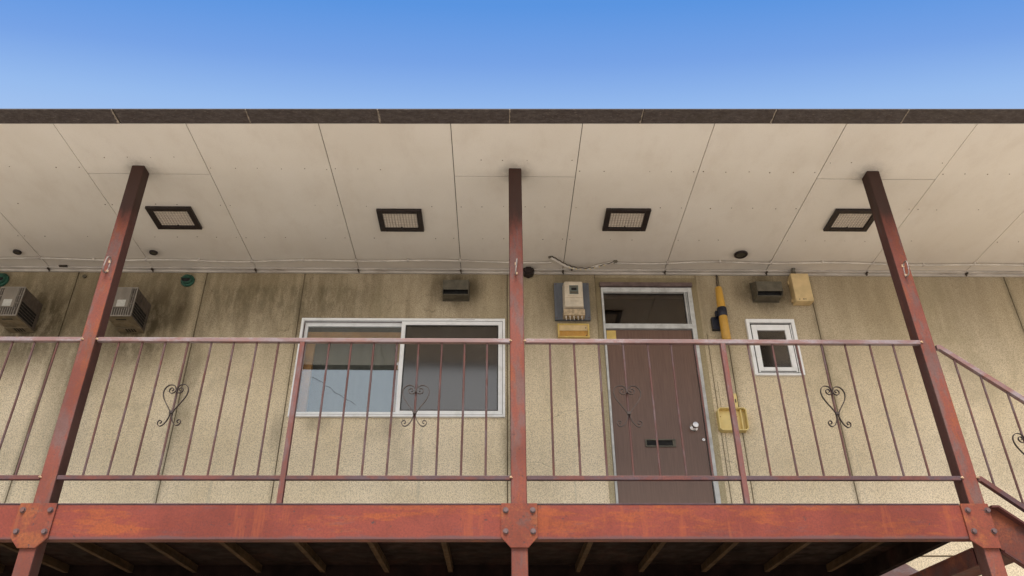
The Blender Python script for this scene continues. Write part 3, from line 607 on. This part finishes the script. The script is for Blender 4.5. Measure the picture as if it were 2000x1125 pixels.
# stair
SL = -.82
ST = thing('staircase', (4.6, 5.3, 0), 'red steel staircase going down to the right from the rightmost post', 'staircase')
def slant(x0, z0, x1, y0, y1, h, sl=SL):
    z1 = z0+sl*(x1-x0); q = MB(); q.prism([(x0, z0), (x1, z1), (x1, z1-h), (x0, z0-h)], 'y', y0, y1); return q
XB, ZB = 2.866, 2.872
xe = XB+ZB/-SL
for yy in (YP, 5.62):
    XB = 2.866 if yy == YP else 3.06; ZB = 2.872+SL*(XB-2.866)
    mb = MB(); mb.prism([(XB, ZB-.02), (XB+.039, ZB-.022), (xe, .02), (xe-.24, .0), (XB, ZB-.25)], 'y', yy, yy+.010); sg = mb.build('stringer', M['stringer'] if yy == YP else M['dark_steel'], ST, .002)
    mb = MB(); z0 = ZB-.014; mb.prism([(XB, z0), (XB+.041, z0), (xe+.01, .03), (xe, .018), (XB+.037, z0-.012), (XB, z0-.012)], 'y', yy-.045, yy-.001); mb.build('flange', M['dark_steel'], sg)
    mb = MB(); mb.prism([(XB+.003, ZB-.264), (xe-.24, -.0), (xe-.255, .0), (XB+.003, ZB-.278)][::-1], 'y', yy-.030, yy+.01); mb.build('flange', M['dark_steel'], sg)
XB, ZB = 2.866, 2.872
for k in range(1, 13):
    zz = ZB-.221*k; xx = XB+.02+.2695*(k-1)
    mb = MB(); mb.box(xx, xx+.25, YP+.012, 5.618, zz-.035, zz); mb.build('tread', M['dark_steel'], ST, .002)
SR = thing('stair_railing', (3.6, YP+.015, 1.5), 'sloping handrail with thin balusters going down from the rightmost post', 'railing')
def srail(z0, mat, nm, w_):
    mb = MB(); X0 = posts[2]+.0475; zt = z0; x1 = 2.887; xe2 = 5.6; ze = zt+(-.84)*(xe2-x1)
    mb.prism([(X0, zt), (x1, zt), (xe2, ze), (xe2-.02, ze-w_-.01), (x1-.010, zt-w_), (X0, zt-w_)], 'y', YP-.002, YP+.030); mb.build(nm, mat, SR, .003)
srail(3.918, M['rail'], 'top_rail', .032); srail(3.043, M['rail_low'], 'bottom_rail', .030)
for k in range(18):
    bx = 2.956+.1372*k; zt = 3.918-.84*(bx-2.887)-.030; zb = 3.043-.84*(bx-2.887)+.004
    mb = MB(); mb.tube([(bx, YP+.015, zb), (bx, YP+.015, zt)], .0068, 10); mb.build('baluster', M['baluster'], SR, 0, True)
mb = MB(); mb.box(5.55, 5.59, YP-.006, YP-.0025, 0, 1.7); mb.box(5.55, 5.59, YP+.0305, YP+.036, 0, 1.7); mb.build('stanchion', M['post'], SR)
mb = MB(); heart(mb, 3.2304, 3.125, YP+.004, .1, 1); mb.build('scroll_ornament', M['iron'], SR)

# ------------------------------------------------------------------ fittings on the soffit
def ceiling_light(x0, y0, lab):
    L = thing('ceiling_light', (x0, y0, ZC), lab, 'ceiling light', 'recessed ceiling lights in the eave')
    mb = MB(); a, b, c, e = x0-.179, x0+.179, y0-.146, y0+.146; z0, z1 = ZC-.024, ZC-.0018
    t = .042
    for q in ((a, a+t, c, e), (b-t, b, c, e), (a+t, b-t, c, c+t), (a+t, b-t, e-t, e)): mb.box(*q, z0, z1)
    mb.box(x0-.010, x0+.010, e-t-.012, e-t-.0005, z0+.004, z1); mb.build('lamp_frame', M['light_frame'], L, .003)
    mb = MB(); mb.box(a+t, b-t, c+t, e-t, ZC-.010, ZC-.002, 1)
    nx, ny = 12, 9; dx = (b-a-2*t)/nx; dy = (e-c-2*t)/ny
    for i in range(nx):
        for k in range(ny):
            cx, cy = a+t+dx*(i+.5), c+t+dy*(k+.5); h = .38
            mb.add([(cx-dx*h, cy-dy*h, ZC-.0101), (cx+dx*h, cy-dy*h, ZC-.0101), (cx+dx*h, cy+dy*h, ZC-.0101), (cx-dx*h, cy+dy*h, ZC-.0101), (cx, cy, ZC-.0165)], [(0, 1, 4), (1, 2, 4), (2, 3, 4), (3, 0, 4)])
    mb.build('lens', [M['light_lens'], M['lens_groove']], L)
for xx, yy, lab in ((-2.606, 5.235, 'square ceiling light just right of the leftmost post, dark frame and pale lens'), (-.792, 5.247, 'dark-framed ceiling light above the wide window, second from left'),
                    (1.034, 5.221, 'dark-framed ceiling light above the door, second from right'), (2.866, 5.206, 'ceiling light half hidden behind the rightmost post')):
    ceiling_light(xx, yy, lab)
def round_vent(x0, y0, rr, lab, grp=None):
    V = thing('ceiling_vent', (x0, y0, ZC), lab, 'vent', grp)
    def ring(mb, prof, n=24, mi=0):
        vs = [(x0+q*math.cos(2*math.pi*k/n), y0+q*math.sin(2*math.pi*k/n), ZC-d) for q, d in prof for k in range(n)]
        mb.add(vs, [(i*n+k, i*n+(k+1) % n, (i+1)*n+(k+1) % n, (i+1)*n+k) for i in range(len(prof)-1) for k in range(n)], mi)
    mb = MB(); ring(mb, [(rr, .0015), (rr, .010), (rr*.9, .016), (rr*.72, .016), (rr*.70, .006), (rr*.02, .006)]); mb.build('rim', M['light_frame'], V, 0, True)
    mb = MB()
    for k in range(-2, 3):
        h = math.sqrt(max(0, (.68**2-(k*.26)**2)))*rr; mb.box(x0-h, x0+h, y0+k*.26*rr-.002, y0+k*.26*rr+.002, ZC-.013, ZC-.0065)
    mb.build('grille', M['vent_grey'], V)
round_vent(2.105, 5.732, .058, 'round black ceiling vent right of the lamp, the largest of the round soffit vents')
round_vent(-4.124, 5.756, .034, 'small round soffit vent at the far left edge', 'small round soffit vents')
round_vent(-2.964, 5.752, .034, 'small round soffit vent just right of the leftmost post', 'small round soffit vents')
# corner gland where the cable enters the wall
mb = MB(); mb.tube([(.268, 6.03, 5.345), (.268, 5.975, 5.345)], [.055, .052], 8); mb.tube([(.268, 5.975, 5.345), (.268, 5.955, 5.345)], [.040, .030], 8)
tag(mb.build('cable_gland', M['light_frame'], None, .003), 'dark octagonal cable entry box where wall meets soffit beside the middle post', 'junction box')
# cable along the soffit
def cab_y(x):
    return 5.853+.011*math.sin(x*1.9)+.010*math.sin(x*5.3+1)
def cable(x0, x1, lab, ends=()):
    T = thing('soffit_cable', ((x0+x1)/2, 5.85, ZC), lab, 'cable', 'white cable clipped along the soffit')
    n = int((x1-x0)/.05); pts = [(x0+(x1-x0)*k/n, cab_y(x0+(x1-x0)*k/n), ZC-.0155-.003*math.sin((x0+(x1-x0)*k/n)*3.4)**2) for k in range(n+1)]
    mb = MB(); mb.tube(pts, .0080, 8); mb.build('cable_sheath', M['cable'], T, 0, True)
    for xj in [q+.455*e for q in XJ for e in (0, 1)]:
        if x0 < xj < x1:
            mb = MB(); mb.box(xj-.008, xj+.008, cab_y(xj)-.014, cab_y(xj)+.014, ZC-.026, ZC-.0018); mb.build('clip', M['cable'] if (int(xj*100) % 2) else M['trim'], T, .003)
cable(-8.9, .47, 'thin pale cable clipped along the soffit left of the meter')
cable(1.02, 8.9, 'thin pale cable clipped along the soffit from above the door to the right')
T = thing('slack_cable', (.74, 5.86, ZC), 'slack twisted bundle of cables hanging above the electric meter', 'cable')
pth = spline([(.445, 5.79, ZC-.004), (.50, 5.82, ZC-.02), (.58, 5.872, ZC-.035), (.66, 5.905, ZC-.045), (.78, 5.912, ZC-.045), (.90, 5.88, ZC-.03), (1.025, 5.85, ZC-.010)], 6)
mb = MB(); mb.tube(pth, .011, 8); mb.build('cable_sheath', M['cable'], T, 0, True)
mb = MB(); mb.tube([(a+.02, b-.012, c-.001+.004*math.sin(k*1.9)) for k, (a, b, c) in enumerate(pth)], .0045, 7); mb.build('dark_cable', M['cable_dark'], T, 0, True)
mb = MB()
for k, (a, b, c) in enumerate(pth[14:32]):
    if k % 2: mb.tube([(a, b+.011, c), (a+.006, b-.011, c-.008), (a+.012, b+.004, c-.010)], .0035, 6)
mb.build('twist_tie', M['tray'], T)
mb = MB(); mb.box(1.01, 1.04, 5.835, 5.866, ZC-.022, ZC-.0018); mb.box(.435, .462, 5.775, 5.80, ZC-.016, ZC-.0018); mb.build('clip', M['vent_face'], T, .003)

# ------------------------------------------------------------------ fittings on the wall
def hood(x0, lab):
    V = thing('range_hood_vent', (x0, YW, 5.15), lab, 'vent hood', 'hooded kitchen exhaust vents')
    mb = MB(); mb.box(x0-.118, x0+.118, YW-.008, YW-.0005, 5.056, 5.258); mb.build('back_plate', M['vent_grey'], V, .002)
    h = .112; top = [(YW-.008, 5.250), (YW-.150, 5.185), (YW-.152, 5.088)]
    mb = MB()
    mb.prism([(YW-.0085, 5.250), (YW-.150, 5.187), (YW-.150, 5.090), (YW-.146, 5.090), (YW-.146, 5.184), (YW-.0085, 5.246)], 'x', x0-h+.004, x0+h-.004)
    for sx in (x0-h, x0+h-.004): mb.prism([(YW-.0085, 5.252), (YW-.151, 5.188), (YW-.151, 5.088), (YW-.110, 5.062), (YW-.0085, 5.062)], 'x', sx, sx+.004)
    mb.build('hood', M['vent_face'], V, .0012)
    mb = MB(); mb.box(x0-h+.004, x0+h-.004, YW-.110, YW-.0085, 5.062, 5.068); mb.build('lower_lip', M['vent_face'], V)
    mb = MB(); mb.box(x0-h+.0045, x0+h-.0045, YW-.10, YW-.096, 5.0685, 5.18); mb.build('damper', M['black'], V)
hood(-.369, 'sooty grey hooded vent above the wide sliding window'); hood(2.363, 'sooty grey hooded vent above the small window')
def green_vent(x0, z0, rr, lab):
    V = thing('green_wall_vent', (x0, YW, z0), lab, 'vent', 'round green wall vents')
    mb = MB(); lathe(mb, (x0, YW-.0005, z0), [(rr, 0), (rr, .012), (rr*.92, .020), (rr*.80, .022)], 28); mb.build('flange', M['green'], V, 0, True)
    mb = MB(); lathe(mb, (x0, YW-.0205, z0), [(rr*.80, 0), (rr*.78, .016), (rr*.68, .028), (rr*.45, .034), (rr*.1, .036)], 26); mb.build('cowl', M['green'], V, 0, True)
    mb = MB(); h = [(x0+rr*.66*math.cos(math.pi+math.pi*k/12), z0-rr*.06+rr*.50*math.sin(math.pi+math.pi*k/12)) for k in range(13)]
    mb.prism(h, 'y', YW-.0585, YW-.046); mb.build('mouth', M['black'], V)
    mb = MB(); mb.box(x0-rr*.70, x0+rr*.70, YW-.068, YW-.044, z0-rr*.055, z0-rr*.0); mb.build('lip', M['green'], V, .002)
green_vent(-2.741, 5.250, .060, 'round green plastic wall vent right of the leftmost post'); green_vent(-4.372, 5.248, .068, 'round green plastic wall vent cut by the left picture edge')

def exhaust_box(x1, lab):
    x0 = x1-.205; y0 = YW-.305; z0, z1 = 4.732, 5.006
    V = thing('wall_exhaust_box', ((x0+x1)/2, YW, z0), lab, 'exhaust unit', 'louvred box units on the wall')
    mb = MB(); mb.box(x0+.004, x1-.004, y0+.012, YW-.001, z0+.010, z1-.004); mb.build('casing', M['box_side'], V, .003)
    mb = MB(); mb.box(x0, x1, y0+.003, y0+.0115, z1-.012, z1); mb.box(x0, x0+.008, y0+.003, y0+.0115, z0, z1-.012); mb.box(x1-.008, x1, y0+.003, y0+.0115, z0, z1-.012)
    mb.box(x0+.008, x1-.008, y0+.003, y0+.0115, z0, z0+.010)
    for k in range(9):
        xx = x0+.024+.019*k; mb.box(xx-.0035, xx+.0035, y0+.002, y0+.0112, z0+.010, z0+.078)
    for sx in (x0+.040, x1-.040, x0+.022, x1-.022): mb.box(sx-.002, sx+.002, y0+.002, y0+.0112, z0+.078, z1-.012)
    for zz in (z0+.115, z0+.185): mb.box(x0+.009, x0+.038, y0+.001, y0+.0018, zz, zz+.006); mb.box(x1-.038, x1-.009, y0+.001, y0+.0018, zz, zz+.006)
    mb.build('grille', M['bars'], V)
    mb = MB(); mb.box(x0+.044, x1-.044, y0-.002, y0+.010, z0+.080, z1-.013); mb.build('front_panel', M['box_panel'], V, .002)
    mb = MB(); mb.box(x0+.066, x0+.135, y0-.0032, y0-.0022, z0+.088, z0+.150); mb.build('rating_label', M['paper'], V)
    mb = MB(); mb.box(x0+.002, x1-.002, y0+.012, YW-.10, z0+.002, z0+.0095); mb.box(x0+.002, x1-.002, YW-.095, YW-.002, z0-.004, z0+.0095)
    mb.box(x0+.06, x1-.06, y0+.06, y0+.075, z0+.0002, z0+.0018, 1)
    for k in range(4): mb.box(x0+.075+.022*k, x0+.086+.022*k, YW-.085, YW-.03, z0-.0055, z0-.0042, 1)
    mb.build('base_plate', [M['box_bottom'], M['black']], V)
    mb = MB()
    for k in range(11): mb.box(x1-.0039, x1+.001, y0+.03+.0085*k, y0+.034+.0085*k, z0+.17, z1-.02)
    mb.build('side_louvre', M['box_side'], V)
    mb = MB()
    for j in range(5): mb.box(x1-.0039, x1-.0015, y0+.025, YW-.05, z0+.025+.026*j, z0+.043+.026*j, 0)
    mb.build('side_slot', M['black'], V)
exhaust_box(-3.002, 'louvred brown box unit on the wall, just right of the leftmost post'); exhaust_box(-3.930, 'louvred brown box unit on the wall at the left picture edge')

# electric meter
V = thing('electric_meter', (.645, YW, 5.05), 'cream electric meter on a blue grey board between middle post and door', 'electric meter')
mb = MB(); mb.box(.492, .800, YW-.034, YW-.001, 4.862, 5.232); mb.build('board', M['meter_board'], V, .003)
mb = MB()
for a in (.507, .785):
    for b in (4.88, 5.215): mb.tube([(a, YW-.0335, b), (a, YW-.0375, b)], .0055, 8)
mb.build('board_screw', M['bolt'], V)
def taper(mb, x0, x1, z0, z1, ya, yb, ins, mi=0):
    mb.hexa([(x0, ya, z0), (x0, ya, z1), (x1, ya, z1), (x1, ya, z0)], [(x0+ins, yb, z0+ins), (x0+ins, yb, z1-ins), (x1-ins, yb, z1-ins), (x1-ins, yb, z0+ins)], mi)
mb = MB(); taper(mb, .562, .742, 4.925, 5.195, YW-.0345, YW-.140, .010); body = mb.build('meter_case', M['meter'], V, .012, True, 4)
mb = MB(); mb.box(.560, .744, YW-.118, YW-.0345, 4.862, 4.922); mb.build('terminal_cover', M['meter_low'], V, .005)
mb = MB()
for k in range(5): mb.tube([(.582+.034*k, YW-.10, 4.868), (.580+.034*k, YW-.098, 4.848), (.586+.034*k, YW-.07, 4.842)], .0055, 7)
mb.tube([(.66, YW-.06, 4.858), (.672, YW-.065, 4.842), (.69, YW-.06, 4.856)], .004, 6, mi=1); mb.build('terminal_wire', [M['cable'], M['black']], V, 0, True)
mb = MB(); mb.box(.615, .693, YW-.1425, YW-.1395, 5.055, 5.143); mb.build('dial_recess', M['meter_glass'], V, .001)
mb = MB(); mb.box(.632, .678, YW-.1438, YW-.1428, 5.092, 5.117); mb.box(.622, .686, YW-.1438, YW-.1428, 5.122, 5.132, 1); mb.box(.622, .686, YW-.1438, YW-.1428, 5.06, 5.082, 1); mb.build('dial', [M['black'], M['vent_face']], V)
mb = MB(); mb.box(.578, .728, YW-.1412, YW-.1398, 5.018, 5.021); mb.box(.620, .690, YW-.1412, YW-.1398, 4.985, 4.988); mb.box(.600, .660, YW-.1412, YW-.1398, 5.036, 5.039); mb.build('moulding_line', M['meter_low'], V)
# yellow box under the meter
V = thing('yellow_wall_box', (.647, YW, 4.757), 'flat yellow plastic box with amber window right under the electric meter', 'wall box')
mb = MB(); frame(mb, .511, .782, 4.692, 4.824, YW-.034, YW-.001, .012, .012, .014); mb.build('box_rim', M['yellow'], V, .002)
mb = MB(); mb.box(.525, .768, YW-.026, YW-.001, 4.759, 4.812); mb.box(.53, .65, YW-.0275, YW-.0262, 4.795, 4.799); mb.build('upper_panel', M['beige_box'], V)
mb = MB(); mb.box(.525, .768, YW-.020, YW-.001, 4.704, 4.7585); mb.build('amber_window', M['amber'], V)
mb = MB(); mb.tube([(.752, YW-.0255, 4.785), (.752, YW-.029, 4.785)], .005, 8); mb.tube([(.756, YW-.0195, 4.715), (.756, YW-.023, 4.715)], .005, 8); mb.build('lid_screw', M['bolt'], V)
# wall lamp
V = thing('wall_lamp', (1.93, YW, 4.9), 'tall yellow tube lamp with dark band beside the door', 'wall lamp')
yl = YW-.100
mb = MB(); mb.tube([(1.928, yl, 5.150), (1.928, yl, 5.140), (1.928, yl, 4.945)], [.026, .030, .036], 20); mb.tube([(1.928, yl, 4.862), (1.928, yl, 4.64), (1.928, yl, 4.63)], [.036, .038, .030], 20); mb.build('lamp_shade', M['lamp_yellow'], V, 0, True)
mb = MB(); mb.tube([(1.928, yl, 4.946), (1.928, yl, 4.94), (1.928, yl, 4.868), (1.928, yl, 4.861)], [.037, .041, .041, .037], 20); mb.build('lamp_band', M['lamp_band'], V, 0, True)
mb = MB(); mb.box(1.845, 1.925, YW-.045, YW-.001, 4.770, 4.888); mb.box(1.875, 1.915, YW-.085, YW-.046, 4.872, 4.93); mb.build('bracket', M['lamp_band'], V, .003)
mb = MB(); mb.tube([(1.957, YW-.012, 5.334), (1.950, YW-.012, 5.25), (1.940, YW-.04, 5.18), (1.93, yl, 5.149)], .0055, 7); mb.build('supply_cable', M['cable_dark'], V, 0, True)
# beige box at the soffit
V = thing('beige_junction_box', (2.672, YW, 5.16), 'upright beige plastic box hung under the soffit at the top of the wall', 'junction box')
mb = MB(); mb.box(2.592, 2.750, YW-.100, YW-.030, 5.022, 5.303); mb.build('lid', M['beige_box'], V, .005, False, 3)
mb = MB(); mb.box(2.596, 2.746, YW-.0295, YW-.001, 5.028, 5.298); mb.box(2.583, 2.5958, YW-.03, YW-.006, 5.23, 5.27); mb.box(2.583, 2.5958, YW-.03, YW-.006, 5.05, 5.08); mb.build('box_base', M['beige_box'], V, .003)
mb = MB(); mb.tube([(2.635, YW-.065, 5.3035), (2.635, YW-.065, 5.335)], .020, 14); mb.tube([(2.635, YW-.065, 5.335), (2.635, YW-.085, 5.367)], .016, 12); mb.build('conduit_stub', M['vent_face'], V, 0, True)
mb = MB(); mb.box(2.655, 2.668, YW-.1012, YW-.1004, 5.035, 5.044); mb.box(2.675, 2.683, YW-.1012, YW-.1004, 5.035, 5.044); mb.box(2.62, 2.63, YW-.1012, YW-.1004, 5.035, 5.042); mb.build('indicator', M['black'], V)
# open tray box by the door
V = thing('open_yellow_box', (1.893, YW, 3.95), 'open-fronted yellow plastic box without its cover, right of the door', 'wall box')
x0, x1, z0, z1 = 1.776, 2.010, 3.852, 4.046
def rr_poly(a, b, c, e, k): return [(a+k, c), (b-k, c), (b, c+k), (b, e-k), (b-k, e), (a+k, e), (a, e-k), (a, c+k)]
oo, ii = rr_poly(x0, x1, z0, z1, .018), rr_poly(x0+.008, x1-.008, z0+.008, z1-.008, .014)
mb = MB(); n = 8; vs = [(a, YW-.062, b) for a, b in oo]+[(a, YW-.062, b) for a, b in ii]+[(a, YW-.001, b) for a, b in oo]+[(a, YW-.010, b) for a, b in ii]
fs = []
for k in range(n):
    j = (k+1) % n; fs += [(k, j, n+j, n+k), (k, 2*n+k, 2*n+j, j), (n+k, n+j, 3*n+j, 3*n+k)]
fs.append(tuple(3*n+k for k in range(n))); mb.add(vs, fs); mb.build('tray', M['tray'], V, .0015)
mb = MB(); mb.box(1.962, 1.970, YW-.050, YW-.0105, 3.866, 4.034); mb.build('divider', M['tray'], V)
mb = MB()
for a, b in ((1.805, 3.985), (1.94, 3.985), (1.83, 3.865), (1.984, 3.872)): mb.tube([(a, YW-.0105, b), (a, YW-.015, b)], .004, 8)
mb.build('screw', M['amber'], V)
mb = MB(); mb.box(1.925, 1.962, YW-.020, YW-.001, 4.065, 4.185); mb.box(1.942, 1.953, YW-.0225, YW-.0202, 4.105, 4.135, 1)
tag(mb.build('doorbell_plate', [M['tray'], M['vent_grey']], None, .0015), 'narrow cream plate above the open yellow box', 'doorbell')
mb = MB(); mb.tube([(-3.655, YW-.0005, 5.290), (-3.655, YW-.012, 5.290)], .018, 12)
tag(mb.build('wall_plug', M['vent_grey'], None), 'small dark plug in the wall just left of the leftmost post', 'wall plug')
